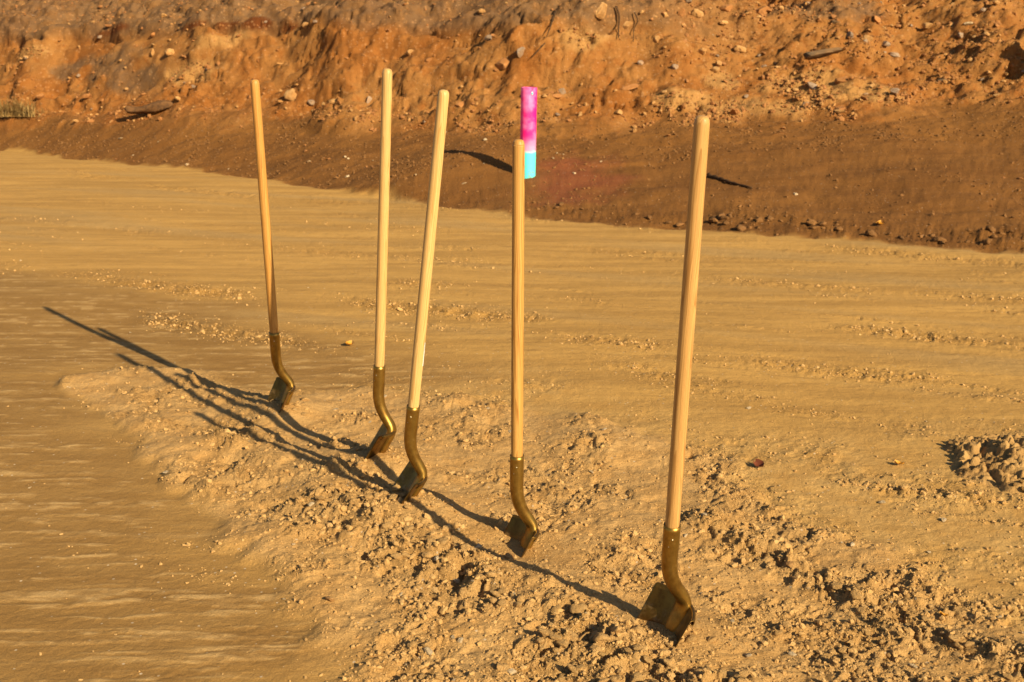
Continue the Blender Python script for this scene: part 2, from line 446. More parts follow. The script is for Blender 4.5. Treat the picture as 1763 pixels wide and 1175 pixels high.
    b.link(n2, bs.inputs['Normal'])
    return m

def stone_material(name, c1, c2, rough=.85, scale=2.0, dust=(.40, .22, .085), dustf=.45, bump=.012):
    m, nt, bs = new_mat(name)
    b = NB(nt); v = b.coord()
    oi = b.n('ShaderNodeObjectInfo').outputs['Random']
    col = b.mix(b.ramp(b.noise(v, scale, 5, .65), .3, .7), c1, c2)
    col = b.mix(b.math('MULTIPLY', b.ramp(b.noise(v, scale * .45, 3), .4, .65), dustf), col, dust)
    hs = b.n('ShaderNodeHueSaturation'); b.link(col, hs.inputs['Color'])
    b.link(b.math('ADD', b.math('MULTIPLY', oi, .34), .83), hs.inputs['Value'])
    b.link(hs.outputs[0], bs.inputs['Base Color'])
    bs.inputs['Roughness'].default_value = rough
    bs.inputs['Specular IOR Level'].default_value = 0.2
    b.link(b.bump(b.noise(v, scale * 2, 6, .75), bump, .9), bs.inputs['Normal'])
    return m

def wood_material(name, c1, c2, seed):
    m, nt, bs = new_mat(name)
    b = NB(nt)
    t = b.n('ShaderNodeTexCoord'); mp = b.n('ShaderNodeMapping'); b.link(t.outputs['Object'], mp.inputs[0])
    mp.inputs['Location'].default_value = (seed * .37, seed * .61, seed * 1.3)
    mp.inputs['Scale'].default_value = (1, 1, .045)
    w = b.noise(mp.outputs[0], 22.0, 3, .5)
    # growth rings of a sawn stave: distance from a pith line set off to one side, wandering along the length
    sx = b.n('ShaderNodeSeparateXYZ'); b.link(mp.outputs[0], sx.inputs[0])
    rr = b.math('ADD', b.math('MULTIPLY', sx.outputs[0], 150.0 + 20 * (seed % 3)), b.math('MULTIPLY', w, 17.0))
    rr = b.math('ADD', rr, b.math('MULTIPLY', sx.outputs[1], 60.0))
    fr = b.math('FRACT', rr)
    ring = b.ramp(fr, .35, .98)
    fib = b.noise(mp.outputs[0], 520.0, 2, .5)
    col = b.mix(b.math('MULTIPLY', ring, .95), c1, c2)
    col = b.mix(b.math('MULTIPLY', b.ramp(fib, .45, .75), .28), col, tuple(x * .62 for x in c2))
    soil = b.noise(b.coord((1, 1, .25)), 26.0, 4, .6)
    col = b.mix(b.math('MULTIPLY', b.ramp(soil, .58, .75), .22), col, (.30, .19, .085))
    b.link(col, bs.inputs['Base Color'])
    bs.inputs['Roughness'].default_value = .48
    bs.inputs['Specular IOR Level'].default_value = .35
    b.link(b.bump(fib, .0006, .5), bs.inputs['Normal'])
    return m

def gold_material(name, c1, c2):
    m, nt, bs = new_mat(name)
    b = NB(nt); v = b.coord()
    n = b.noise(v, 35.0, 5, .65); f = b.noise(v, 900.0, 2, .5)
    col = b.mix(b.ramp(n, .35, .7), c1, c2)
    col = b.mix(b.math('MULTIPLY', b.ramp(b.noise(v, 120.0, 4, .7), .66, .74), .8), col, (.05, .035, .015))
    dust = b.math('MULTIPLY', b.ramp(b.noise(v, 16.0, 5, .7), .56, .72), .35)
    b.link(b.mix(dust, col, (.40, .27, .12)), bs.inputs['Base Color'])
    b.link(b.math('SUBTRACT', .88, dust), bs.inputs['Metallic'])
    b.link(b.math('ADD', b.math('MULTIPLY', n, .22), .26), bs.inputs['Roughness'])
    b.link(b.bump(f, .0004, .4), bs.inputs['Normal'])
    return m

def plain_material(name, c, rough=.6, metal=0.0, c2=None, scale=20.0, spec=.3, bump=0.0):
    m, nt, bs = new_mat(name)
    b = NB(nt); v = b.coord()
    b.link(b.mix(b.ramp(b.noise(v, scale, 5, .65), .35, .65), c, c2 or tuple(x * .75 for x in c)), bs.inputs['Base Color'])
    bs.inputs['Roughness'].default_value = rough; bs.inputs['Metallic'].default_value = metal
    bs.inputs['Specular IOR Level'].default_value = spec
    if bump: b.link(b.bump(b.noise(v, scale * 3, 5, .7), bump, 1.0), bs.inputs['Normal'])
    return m

SOIL = soil_material()
CLOD = stone_material('clod_soil', (.49, .310, .128), (.44, .260, .094), .95, 1.6, (.40, .235, .09), .35)
CLOD_BROWN = stone_material('brown_clod_soil', (.20, .10, .036), (.15, .072, .024), .95, 1.6, (.24, .115, .035), .35)
ST_TAN = stone_material('tan_stone', (.46, .275, .115), (.38, .205, .072), .85, 1.5, (.34, .16, .045), .5)
ST_RED = stone_material('rust_stone', (.36, .170, .062), (.28, .120, .040), .85, 1.5, (.30, .13, .036), .5)
ST_GREY = stone_material('grey_stone', (.30, .225, .165), (.21, .150, .105), .8, 1.5, (.32, .16, .055), .4)
ST_WHITE = stone_material('white_stone', (.54, .43, .29), (.48, .36, .21), .8, 1.5, (.50, .34, .16), .35)
ST_DARK = stone_material('dark_stone', (.085, .062, .040), (.13, .085, .045), .8, 1.5, (.20, .10, .035), .4)
CRUMB = stone_material('crumb_soil', (.46, .295, .125), (.41, .245, .090), .95, 30.0, (.36, .205, .07), .4, .01)
CRUMB_BROWN = stone_material('brown_crumb_soil', (.20, .10, .036), (.15, .072, .024), .95, 20.0, (.24, .115, .035), .35, .01)
GRAVEL_TAN = stone_material('tan_gravel', (.44, .255, .100), (.36, .180, .058), .85, 14.0, (.34, .15, .04), .5, .01)
GRAVEL_RED = stone_material('rust_gravel', (.36, .170, .062), (.28, .120, .040), .85, 14.0, (.30, .13, .036), .5, .01)
GOLD = gold_material('gold_paint', (.34, .205, .044), (.22, .120, .024))
BLADE = gold_material('shaded_gold_paint', (.205, .118, .026), (.120, .064, .015))  # gold paint with the blades' shade mixed into its colour

# ------------------------------------------------------------------ mesh helpers
def mesh_obj(name, verts, faces, mat, parent=None, smooth=True):
    me = bpy.data.meshes.new(name)
    me.from_pydata([tuple(map(float, p)) for p in verts], [], [tuple(map(int, f)) for f in faces])
    me.update()
    if smooth: me.polygons.foreach_set('use_smooth', np.ones(len(me.polygons), bool))
    if mat: me.materials.append(mat)
    o = bpy.data.objects.new(name, me)
    COL.objects.link(o)
    if parent: o.parent = parent
    return o
def tag(o, label=None, cat=None, group=None, kind=None):
    if label: o['label'] = label
    if cat: o['category'] = cat
    if group: o['group'] = group
    if kind: o['kind'] = kind
    return o
def fast_mesh(name, V, F, mat):
    """numpy verts and same-sized faces"""
    k = F.shape[1]
    me = bpy.data.meshes.new(name)
    me.vertices.add(len(V)); me.vertices.foreach_set('co', np.ascontiguousarray(V, np.float32).ravel())
    me.loops.add(F.size); me.loops.foreach_set('vertex_index', np.ascontiguousarray(F, np.int32).ravel())
    me.polygons.add(len(F)); me.polygons.foreach_set('loop_start', np.arange(0, F.size, k, dtype=np.int32))
    me.update(calc_edges=True)
    me.polygons.foreach_set('use_smooth', np.ones(len(F), bool))
    me.materials.append(mat)
    o = bpy.data.objects.new(name, me); COL.objects.link(o)
    return o

# ------------------------------------------------------------------ the ground sheets
ii, jj = np.meshgrid(np.arange(NR - 1), np.arange(NC - 1), indexing='ij')
v0 = (ii * NC + jj).ravel()
quads = np.stack([v0, v0 + 1, v0 + NC + 1, v0 + NC], -1)
fm = lambda k: GM[k][quads].mean(1)
reg = np.zeros(len(quads), int)
reg[fm('churn') > .5] = 1
reg[fm('brown') > .5] = 2
reg[fm('bank') > .5] = 3
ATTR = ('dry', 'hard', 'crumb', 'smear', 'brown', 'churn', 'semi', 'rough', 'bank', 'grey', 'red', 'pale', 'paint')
for r, nm in enumerate(('sand_ground', 'churned_soil', 'brown_ground', 'earth_bank')):
    Q = quads[reg == r]
    use = np.unique(Q)
    remap = np.zeros(len(GP), np.int64); remap[use] = np.arange(len(use))
    o = fast_mesh(nm, GP[use], remap[Q], SOIL)
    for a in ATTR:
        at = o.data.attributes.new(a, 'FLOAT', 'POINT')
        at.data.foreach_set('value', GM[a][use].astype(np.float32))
    o['kind'] = 'structure'
# open ground all round, beyond the detailed sheets
base = mesh_obj('open_ground', [(-300, -300, -.25), (300, -300, -.25), (300, 300, -.25), (-300, 300, -.25)], [(0, 1, 2, 3)],
                plain_material('open_sand', (.46, .30, .118), .95, 0, (.40, .25, .09), .4, .1))
base['kind'] = 'structure'

# ------------------------------------------------------------------ stones and clods: shared shapes
def ico(sub):
    bm = bmesh.new(); bmesh.ops.create_icosphere(bm, subdivisions=sub, radius=1.0)
    V = np.array([v.co[:] for v in bm.verts]); F = np.array([[v.index for v in f.verts] for f in bm.faces]); bm.free()
    return V, F
def rock_shape(seed, sub=3, cuts=7, lump=.18, flat=.75, lo=.55, hi=.9):
    r = np.random.default_rng(seed)
    V, F = ico(sub)
    for k in range(cuts):                      # broken faces
        n = r.normal(size=3); n /= np.linalg.norm(n); d = r.uniform(lo, hi)
        e = V @ n - d
        V = V - np.outer(np.maximum(e, 0) * .92, n)
    th = np.arctan2(V[:, 1], V[:, 0])
    nn = perlin(V[:, 0] * 1.7 + seed * 3.1, V[:, 1] * 1.7 + V[:, 2] * 1.3, seed) + .5 * perlin(V[:, 0] * 4 + V[:, 2] * 3.1, V[:, 1] * 4 - seed, seed + 5)
    V = V * (1 + lump * nn)[:, None]
    V = V * np.array([r.uniform(.85, 1.15), r.uniform(.75, 1.0), flat * r.uniform(.8, 1.1)])
    return V, F
def shape_mesh(name, V, F, mat, smooth=True):
    me = bpy.data.meshes.new(name)
    me.from_pydata(V.tolist(), [], F.tolist()); me.update()
    if smooth: me.polygons.foreach_set('use_smooth', np.ones(len(me.polygons), bool))
    me.materials.append(mat)
    return me
def meshes(nm, mats, n, **k):
    out = []
    for mi, m in enumerate(mats):
        out.append([shape_mesh(nm, *rock_shape(1000 * mi + 31 * i + len(nm), **k), m, nm != 'stone') for i in range(n)])
    return out
ROUND = dict(sub=3, cuts=4, lump=.14, flat=.8)
ANG = dict(sub=3, cuts=12, lump=.12, flat=.75, lo=.42, hi=.78)
CLODK = dict(sub=3, cuts=9, lump=.30, flat=.7)
M_TAN, M_RED, M_GREY, M_WHITE, M_DARK = meshes('stone', (ST_TAN, ST_RED, ST_GREY, ST_WHITE, ST_DARK), 6, **ANG)
M_TANR, M_REDR = meshes('round_stone', (ST_TAN, ST_RED), 4, **ROUND)
M_CLOD, M_CLODB = meshes('soil_clod', (CLOD, CLOD_BROWN), 10, **CLODK)
def put_rock(name, me, p, r, scale=(1, 1, 1), sink=.3, rot=None, label=None, cat='stone', group=None):
    o = bpy.data.objects.new(name, me); COL.objects.link(o)
    o.rotation_euler = rot if rot is not None else (rng.uniform(-.4, .4), rng.uniform(-.4, .4), rng.uniform(0, 6.28))
    o.scale = tuple(r * s for s in scale)
    o.location = (p[0], p[1], p[2] + r * scale[2] * (.75 - 2 * sink * .75))
    return tag(o, label, cat, group)

# ------------------------------------------------------------------ shovels
def rings(name, rows, mat, parent, cap0=False, cap1=False, closed=True):
    V = [p for r in rows for p in r]; n = len(rows[0]); F = []
    for i in range(len(rows) - 1):
        for j in range(n if closed else n - 1):
            F.append((i * n + j, i * n + (j + 1) % n, (i + 1) * n + (j + 1) % n, (i + 1) * n + j))
    if cap0: F.append(tuple(range(n))[::-1])
    if cap1: F.append(tuple(range((len(rows) - 1) * n, len(rows) * n)))
    return mesh_obj(name, V, F, mat, parent)

Z_SOCK, Z_TOP = .325, 1.30
ALPHA = math.radians(25)
def catmull(pts, k=6):
    P = np.array(pts, float); P = np.vstack([2 * P[0] - P[1], P, 2 * P[-1] - P[-2]]); out = []
    for i in range(1, len(P) - 2):
        for t in np.linspace(0, 1, k, endpoint=False):
            a, b_, c_, d_ = P[i - 1], P[i], P[i + 1], P[i + 2]
            out.append(.5 * (2 * b_ + (c_ - a) * t + (2 * a - 5 * b_ + 4 * c_ - d_) * t * t + (3 * b_ - a - 3 * c_ + d_) * t ** 3))
    out.append(P[-2]); return np.array(out)

def make_shovel(spec, wood, label, sticker=False):
    Z_TOP = spec.get('top', 1.30)
    root = bpy.data.objects.new('shovel', None); COL.objects.link(root)
    a = Vector(spec['axis']).normalized(); w = Vector((*spec['back'], 0)); w = (w - a * w.dot(a)).normalized(); y = a.cross(w)
    root.matrix_world = Matrix(((w.x, y.x, a.x, spec['foot'][0]), (w.y, y.y, a.y, spec['foot'][1]), (w.z, y.z, a.z, spec['foot'][2]), (0, 0, 0, 1)))
    tag(root, label, 'shovel', 'shovels standing in a row in the soil')
    # wooden handle with a domed end
    prof = [(Z_SOCK - .03, .0166), (Z_SOCK + .02, .0170), (.50, .0174), (.80, .0172), (1.05, .0168), (1.20, .0166), (Z_TOP - .016, .0163), (Z_TOP - .008, .0150),
            (Z_TOP - .003, .0122), (Z_TOP - .0008, .008), (Z_TOP, .003)]
    prof = [(z, r) for z, r in catmull(prof[:7], 5)] + prof[7:]
    rows = [[(r * math.cos(t), r * math.sin(t), z) for t in np.linspace(0, 2 * math.pi, 33)[:-1]] for z, r in prof]
    h = rings('handle', rows, wood, root, False, True)
    if sticker:
        rs = []
        for z in np.linspace(.46, .535, 8):
            rs.append([(.0177 * math.cos(t), .0177 * math.sin(t), z) for t in np.linspace(-.62, .5, 14)])
        rings('paper_sticker', rs, STICKER, h, closed=False)
    # socket: straight ferrule, crook, then the frog that runs out on the blade
    #      x      z     rx     ry
    C = catmull([(0, Z_SOCK + .002, .0188, .0188), (0, .27, .0186, .0186), (.000, .22, .0180, .0182), (.006, .183, .0172, .0180), (.019, .152, .0165, .0182),
                 (.035, .126, .0160, .0196), (.046, .108, .0150, .0225), (.0485, .093, .0140, .0265), (.044, .074, .0145, .0275), (.034, .052, .0138, .0270),
                 (.022, .025, .0130, .0255), (.009, -.004, .0115, .023), (-.004, -.035, .0085, .015), (-.016, -.065, .004, .010)], 5)
    rows = []
    for i, (x, z, rx, ry) in enumerate(C):
        d = C[min(i + 1, len(C) - 1), :2] - C[max(i - 1, 0), :2]; d /= np.linalg.norm(d); nx, nz = -d[1], d[0]
        rows.append([(x + nx * rx * math.cos(t), ry * math.sin(t), z + nz * rx * math.cos(t)) for t in np.linspace(0, 2 * math.pi, 29)[:-1]])
    s = rings('socket', rows, GOLD, root)
    sm = s.modifiers.new('wall', 'SOLIDIFY'); sm.thickness = .0016; sm.offset = -1
    # rivets through the socket
    for (ang, z, r) in ((-1.95, .296, .0030), (-2.35, .276, .0020), (-1.95 + math.pi, .296, .0030)):
        V, F = ico(2); V = V * np.array([r, r, r])
        V = V + np.array([.0188 * math.cos(ang), .0188 * math.sin(ang), z])
        mesh_obj('rivet', V, F, RIVET, root)
    # blade: dished, round shouldered, pointed; the step is rolled over to the back along the top edge
    dn_ = np.array([-math.sin(ALPHA), 0, -math.cos(ALPHA)])            # down the blade
    fr_ = np.array([-math.cos(ALPHA), 0, math.sin(ALPHA)])             # out of the dished face
    heel = np.array([.052, 0, .094])
    def bl(v, sdist, lift=0.0):
        half = .087 * (1 - .03 * (sdist / .2)) if sdist < .15 else .087 * .975 * max(0.0, 1 - ((sdist - .15) / .145) ** 2.1) ** .62
        yy = v * half
        dish = .036 * (yy / .087) ** 2 + .010 * math.sin(min(sdist / .29, 1) * math.pi * .5)
        drop = .010 * abs(v) ** 2.5                                     # shoulders fall away a little
        return heel + dn_ * (sdist + drop * (1 - min(sdist / .1, 1))) + fr_ * (dish + lift) + np.array([0, yy, 0])
    vs = np.linspace(-1, 1, 41); rows = []
    for k in np.linspace(0, .292, 34): rows.append([bl(v, k) for v in vs])
    # the roll, continuing from the top edge round to the back
    roll = []
    for t in np.linspace(0, 1.45 * math.pi, 12)[1:]:
        r = .0066
        off = -fr_ * (r - r * math.cos(t)) - dn_ * (r * math.sin(t))
        roll.append([bl(v, 0) + off for v in vs])
    bo = rings('blade', roll[::-1] + rows, BLADE, root, closed=False)
    sm = bo.modifiers.new('wall', 'SOLIDIFY'); sm.thickness = .0017; sm.offset = 0
    return root

RIVET = plain_material('rivet_steel', (.62, .52, .32), .3, .9)
def sticker_mat():
    m, nt, bs = new_mat('paper_sticker')
    b = NB(nt); v = b.coord((1, 1, 1))
    sx = b.n('ShaderNodeSeparateXYZ'); b.link(v, sx.inputs[0])
    up = b.ramp(sx.outputs[2], .508, .511)
    ln = b.noise(b.coord((1.2, 1.2, 1)), 330.0, 2, .5)
    f = b.math('MULTIPLY', b.ramp(ln, .53, .57), up)
    b.link(b.mix(b.math('MULTIPLY', f, .7), (.74, .74, .72), (.14, .14, .15)), bs.inputs['Base Color'])
    bs.inputs['Roughness'].default_value = .5
    return m
STICKER = sticker_mat()
WOODS = [wood_material('ash_wood_a', (.47, .275, .095), (.32, .160, .045), 1), wood_material('ash_wood_b', (.47, .260, .070), (.30, .130, .024), 2),
         wood_material('ash_wood_c', (.56, .370, .145), (.43, .245, .075), 3), wood_material('ash_wood_d', (.54, .345, .130), (.41, .225, .068), 4),
         wood_material('ash_wood_e', (.47, .245, .062), (.34, .150, .030), 5)]
LABELS = ['gold shovel with brown grained wooden handle, at the row end farthest from the bank',
          'gold shovel with honey coloured handle lined up before the pink and cyan pipe',
          'gold shovel with pale handle leaning over and a white paper sticker',
          'gold shovel with plain pale handle, its blade turned edge-on, beside the stickered one',
          'gold shovel with orange handle at the row end nearest the earth bank']
for i, s in enumerate(SHOVELS):
    make_shovel(s, WOODS[i], LABELS[i], i == 2)

# ------------------------------------------------------------------ painted marker pipe
def pipe_material():
    m, nt, bs = new_mat('spray_paint')
    b = NB(nt); v = b.coord()
    sx = b.n('ShaderNodeSeparateXYZ'); b.link(v, sx.inputs[0])
    n = b.noise(v, 7.0, 4, .55); n2 = b.noise(v, 18.0, 4, .6)
    pink = b.mix(b.ramp(n, .42, .68), (.90, .008, .22), (.92, .18, .45))
    hz = b.math('ADD', sx.outputs[2], b.math('MULTIPLY', b.math('SUBTRACT', n2, .5), .05))
    pink = b.mix(b.math('MULTIPLY', b.ramp(hz, .42, .27), .65), pink, (.85, .40, .62))
    col = b.mix(b.ramp(hz, .235, .270), (.10, .80, .78), pink)
    dirt = b.math('MULTIPLY', b.ramp(b.noise(v, 34.0, 5, .7), .50, .66), b.ramp(sx.outputs[2], .16, .0))
    col = b.mix(dirt, col, (.20, .09, .024))
    b.link(col, bs.inputs['Base Color'])
    bs.inputs['Roughness'].default_value = .55
    bs.inputs['Specular IOR Level'].default_value = .3
    return m
PIPE_H, PIPE_R = .85, .076
root = bpy.data.objects.new('marker_pipe', None); COL.objects.link(root)
pb = hitp(909, 306)
root.location = (pb[0], pb[1], pb[2] - .01); root.rotation_euler = (0, math.radians(.9), 0)
tag(root, 'upright pipe sprayed pink above and cyan at the foot, on brown dirt', 'marker pipe')
PM = pipe_material(); rows = []
for z, r in [(-.25, PIPE_R), (0, PIPE_R), (.2, PIPE_R), (.4, PIPE_R), (.6, PIPE_R), (PIPE_H - .004, PIPE_R), (PIPE_H, PIPE_R - .002), (PIPE_H, PIPE_R - .007), (PIPE_H - .2, PIPE_R - .008)]:
    rows.append([(r * math.cos(t), r * math.sin(t), z - (.022 if (z > .84 and 4.9 < t < 5.25) else 0)) for t in np.linspace(0, 2 * math.pi, 49)[:-1]])
rings('pipe_body', rows, PM, root)
V, F = ico(2); k = 5.55
V = V * np.array([.012, .014, .020]) + np.array([(PIPE_R - .004) * math.cos(5.1), (PIPE_R - .004) * math.sin(5.1), PIPE_H - .055])
mesh_obj('cyan_spot', V, F, plain_material('cyan_paint', (.10, .66, .72), .55), root)

# ------------------------------------------------------------------ stones picked out in the bank (photo pixel, photo width, height)
G_T, G_R, G_A = (M_TAN, 'tan'), (M_RED, 'rust'), (M_GREY, 'grey')
NAMED = [
    (500, 160, 20, 19, M_TANR, 'pale round boulder low in the orange bank, dark hollow beside it'),
    (866, 105, 32, 30, M_RED, 'rust brown block jutting from the bank face above a dark undercut'),
    (1034, 20, 26, 28, M_TAN, 'large tan block under the bank crest beside hanging roots'),
    (1081, 38, 17, 22, M_TAN, 'upright tan stone hanging between two thin roots'),
    (1312, 18, 34, 22, M_RED, 'big angular orange stone at the bank crest, topmost of its cluster'),
    (1252, 12, 26, 18, M_RED, 'flat pinkish slab lodged in the bank crest'),
    (1200, 20, 22, 20, M_TAN, 'squarish tan stone in the row of stones along the bank crest'),
    (1171, 20, 18, 20, M_RED, 'rust stone with a dark gap on its right below the bank crest'),
    (1146, 26, 14, 12, M_TAN, 'small tan stone next to the rust stone at the bank crest'),
    (1246, 38, 17, 9, M_TAN, 'thin pale flat stone with dark shade beneath, below the crest slab'),
    (1210, 89, 21, 16, M_TAN, 'tan wedge stone in the middle of the gravelly bank face'),
    (1275, 84, 24, 18, M_TAN, 'broad sandy tan stone half buried in the gravelly bank face'),
    (1132, 66, 13, 13, M_TAN, 'pale cube-like stone on the bank face under the crest stones'),
    (1104, 106, 13, 12, M_GREY, 'round pale grey cobble among small cobbles on the bank face'),
    (1164, 114, 14, 13, M_GREY, 'larger grey cobble among small cobbles on the bank face'),
    (1085, 148, 34, 12, M_RED, 'long orange ledge stone beside a black crack in the bank'),
    (960, 165, 18, 11, M_RED, 'pinkish flat stone on the bank slope just beyond the pink pipe'),
    (968, 155, 13, 15, M_GREY, 'grey upright stone touching the pinkish flat stone by the pipe'),
    (1412, 92, 70, 22, M_DARK, 'long dark flat rock lying on the right bank slope'),
    (1432, 52, 20, 14, M_RED, 'rust stone with black shade on one side on the right slope'),
    (1437, 35, 17, 10, M_DARK, 'small dark grey stone above the rust stone on the right slope'),
    (1452, 136, 24, 17, M_RED, 'rounded brown stone with a black gap in the gravel slope'),
    (1596, 44, 24, 15, M_TAN, 'pale tan stone alone on the upper right slope'),
    (1666, 40, 15, 9, M_WHITE, 'small white flat stone on the upper right slope'),
    (1697, 60, 18, 14, M_TAN, 'tan stone above the black shadow on the right slope'),
    (1655, 62, 16, 11, M_GREY, 'greyish stone beside the tan stone above the black shadow'),
    (1622, 136, 15, 8, M_DARK, 'small slate grey stone on the smooth right slope'),
    (1497, 65, 16, 22, M_TAN, 'upright sandy stone standing out of the right slope'),
    (577, 173, 24, 11, M_TAN, 'pale flat stone low on the bank, paired with a smaller one'),
    (537, 172, 16, 12, M_GREY, 'dull tan stone beside the pale flat stone low on the bank'),
    (636, 173, 13, 11, M_GREY, 'pale stone low on the bank between two shovel handles'),
    (295, 88, 22, 17, M_TAN, 'pale pinkish stone in the bank above the grey slide'),
    (262, 90, 11, 14, M_TAN, 'small pointed pink stone beside the pale pinkish stone'),
    (525, 43, 22, 16, M_TAN, 'sandy block under the dark red hollow of the bank crest'),
    (706, 87, 15, 11, M_TAN, 'pale stone halfway up the bank face'),
    (738, 104, 17, 11, M_RED, 'orange stone halfway up the bank face'),
    (830, 17, 18, 12, M_TAN, 'pale stone in the orange cut just under the bank crest'),
    (790, 178, 18, 14, M_RED, 'brown stone low on the bank with a dark hollow on its left'),
    (897, 87, 13, 20, M_GREY, 'grey stone stuck upright in the bank beside the jutting block'),
    (156, 208, 14, 9, M_RED, 'round orange stone on the dirt below the grass clump'),
]
for px, py, wd, ht, ms, lab in NAMED:
    p = hitp(px, py + ht * .3); dist = p[1]
    rx = wd / 2 / FPX * dist; rz = ht / 2 / FPX * dist
    o = bpy.data.objects.new('stone', random.choice(ms)); COL.objects.link(o)
    o.scale = (rx * 1.12, rx * 1.0, rz * 1.5)
    o.rotation_euler = (rng.uniform(-.25, .25), rng.uniform(-.2, .2), rng.uniform(-.5, .5))
    o.location = (p[0], p[1] + rx * .10, p[2] + rz * .22)
    tag(o, lab, 'stone')

# the many other stones of the bank, same looks sharing a label
inb = (PXX > -60) & (PXX < 1830) & (PYY > -20) & (PYY < 440)
bankv = np.where(inb & (GM['bank'] > .7) & (GM['u'] < 5.0))[0]
wgt = (.25 + 1.2 * GM['right'][bankv] + 1.0 * GM['pale'][bankv] + .6 * np.exp(-((GM['u'][bankv] - .5) / .4) ** 2)) * (PW[bankv] ** 2)
wgt *= np.clip(.15 + 1.2 * sst(-.2, .5, perlin(GP[bankv, 0] / .8, GP[bankv, 2] / .5, 401)), 0, 2)
pick = rng.choice(bankv, 190, replace=False, p=wgt / wgt.sum())
KINDS = [(M_TAN, 'small pale tan stone bedded in the orange bank', 'tan stones of the bank', .48),
         (M_RED, 'small rust coloured stone bedded in the orange bank', 'rust stones of the bank', .32),
         (M_GREY, 'small grey stone bedded in the orange bank', 'grey stones of the bank', .20)]
for k, i in enumerate(pick):
    kd = KINDS[int(rng.choice(3, p=[q[3] for q in KINDS]))]
    p = GP[i]; r = min(.022 * rng.uniform(.35, 1.0) ** -1.2, .075)
    where = 'the gravelly slope right of the pipe' if GM['right'][i] > .5 else ('the foot of the orange bank' if GM['u'][i] < .8 else ('the grey crest of the bank' if GM['top'][i] > .5 else 'the steep orange bank face'))
    lab = kd[1].replace('small', 'fist-sized' if r > .034 else 'small').replace('the orange bank', where)
    put_rock('stone', random.choice(kd[0]), p + np.array([0, -.3 * r, 0]), r, (1.1, 1, .9), .38, None, lab, 'stone', kd[2])
# brown ground stones
brv = np.where(inb & (GM['brown'] > .9) & (GM['bank'] < .3))[0]
wgt = PW[brv] ** 2 * np.clip(.1 + sst(0, .5, perlin(GP[brv, 0] / .9, GP[brv, 1] / 1.2, 402)), 0, 2)
for i in rng.choice(brv, 60, replace=False, p=wgt / wgt.sum()):
    r = min(.011 * rng.uniform(.3, 1.0) ** -1.0, .03)
    w = rng.uniform() < .35
    put_rock('stone', random.choice(M_WHITE if w else M_RED), GP[i], r, (1.2, 1, .8), .3, None,
             'small whitish pebble on the brown dirt' if w else 'small brown pebble on the brown dirt', 'pebble',
             'white pebbles on the brown dirt' if w else 'brown pebbles on the brown dirt')
# clods thrown up along the edge of the brown ground
ev = np.where(inb & (GM['brown'] > .6) & (GM['rough'] > .40) & (GM['bank'] < .2))[0]
if len(ev):
    for i in rng.choice(ev, min(50, len(ev)), replace=False):
        r = min(.018 * rng.uniform(.25, 1.0) ** -.8, .05)
        put_rock('soil_clod', random.choice(M_CLODB), GP[i], r, (1.2, 1, .9), .3, None, 'dark brown clod along the edge between brown dirt and sand', 'clod',
                 'brown clods at the sand edge')

# ------------------------------------------------------------------ clods and crumbs of the churned strip and the wheel lines
N = 300000
aa = rng.uniform(-.50, .50, N); yy = 1 / rng.uniform(1 / 10.7, 1 / 2.35, N); xx = aa * yy
P_, M_ = terrain(xx, yy)
r_ = .0019 * rng.uniform(1e-4, 1.0, N) ** (-1 / 2.2)
prob = np.clip(M_['rough'] * .45 + M_['crumb'] * .55 + .0015 + .015 * M_['semi'], 0, 1) * (M_['brown'] < .5)
r_ = np.minimum(r_, np.where(M_['churn'] > .5, .005 + .013 * np.clip(M_['rough'], 0, 1), .006 + .007 * np.clip(M_['crumb'] + M_['rough'], 0, 1)))
r_ *= np.where(yy > 5.3, 1.2, 1.0)
keep = rng.uniform(size=N) < prob
xx, yy, r_, P_ = xx[keep], yy[keep], r_[keep], P_[keep]
M_ = {k: v[keep] for k, v in M_.items()}
size = r_ / yy
order = np.argsort(-size)
nbig = 175
WHICH = ['brown-grained handle', 'honey coloured handle', 'stickered pale handle', 'plain pale handle', 'orange handle']
SF_ = np.array([q['foot'][:2] for q in SHOVELS])
def near_shovel(p): return WHICH[int(np.argmin(np.hypot(SF_[:, 0] - p[0], SF_[:, 1] - p[1])))]
r_med = np.median(r_[order[:nbig]])
for i in order[:nbig]:
    ch = M_['churn'][i] > .5
    szw = 'larger' if r_[i] > r_med else 'smaller'
    spot = 'on the lumpy left ridge' if line_dist(xx[i:i + 1], yy[i:i + 1], RIDGE_A)[0] < .12 else ('on the right ridge of clods' if line_dist(xx[i:i + 1], yy[i:i + 1], RIDGE_B)[0] < .12 else 'on the flatter churned soil')
    put_rock('soil_clod', random.choice(M_CLOD), P_[i], r_[i], (1.15, 1, .85), .36, (rng.uniform(-.6, .6), rng.uniform(-.6, .6), rng.uniform(0, 6.28)),
             f'{szw} dry sandy clod {spot} nearest the shovel with {near_shovel(P_[i])}' if ch else 'dry sandy clod lying on the open sand beside the churned strip',
             'clod', 'clods on the churned strip' if ch else 'clods on the open sand')
for s_ in SHOVELS:
    for k in range(5):
        a_ = rng.uniform(0, 6.28); d_ = rng.uniform(.05, .13)
        q_ = np.array([s_['foot'][0] + .02 + d_ * math.cos(a_), s_['foot'][1] + d_ * math.sin(a_)])
        g_ = terrain(q_[:1], q_[1:])[0][0]
        put_rock('soil_clod', random.choice(M_CLOD), g_, rng.uniform(.008, .016), (1.2, 1, .85), .35, None,
                 f'sandy clod pushed up against the blade of the shovel with {near_shovel(q_)}', 'clod', 'clods at the shovel blades')
rest = order[nbig:nbig + 44000]
SH = [rock_shape(7000 + i, sub=1, cuts=5, lump=.45, flat=.75) for i in range(24)]
SF = SH[0][1]; nv = len(SH[0][0])
SV = np.stack([s[0] for s in SH])
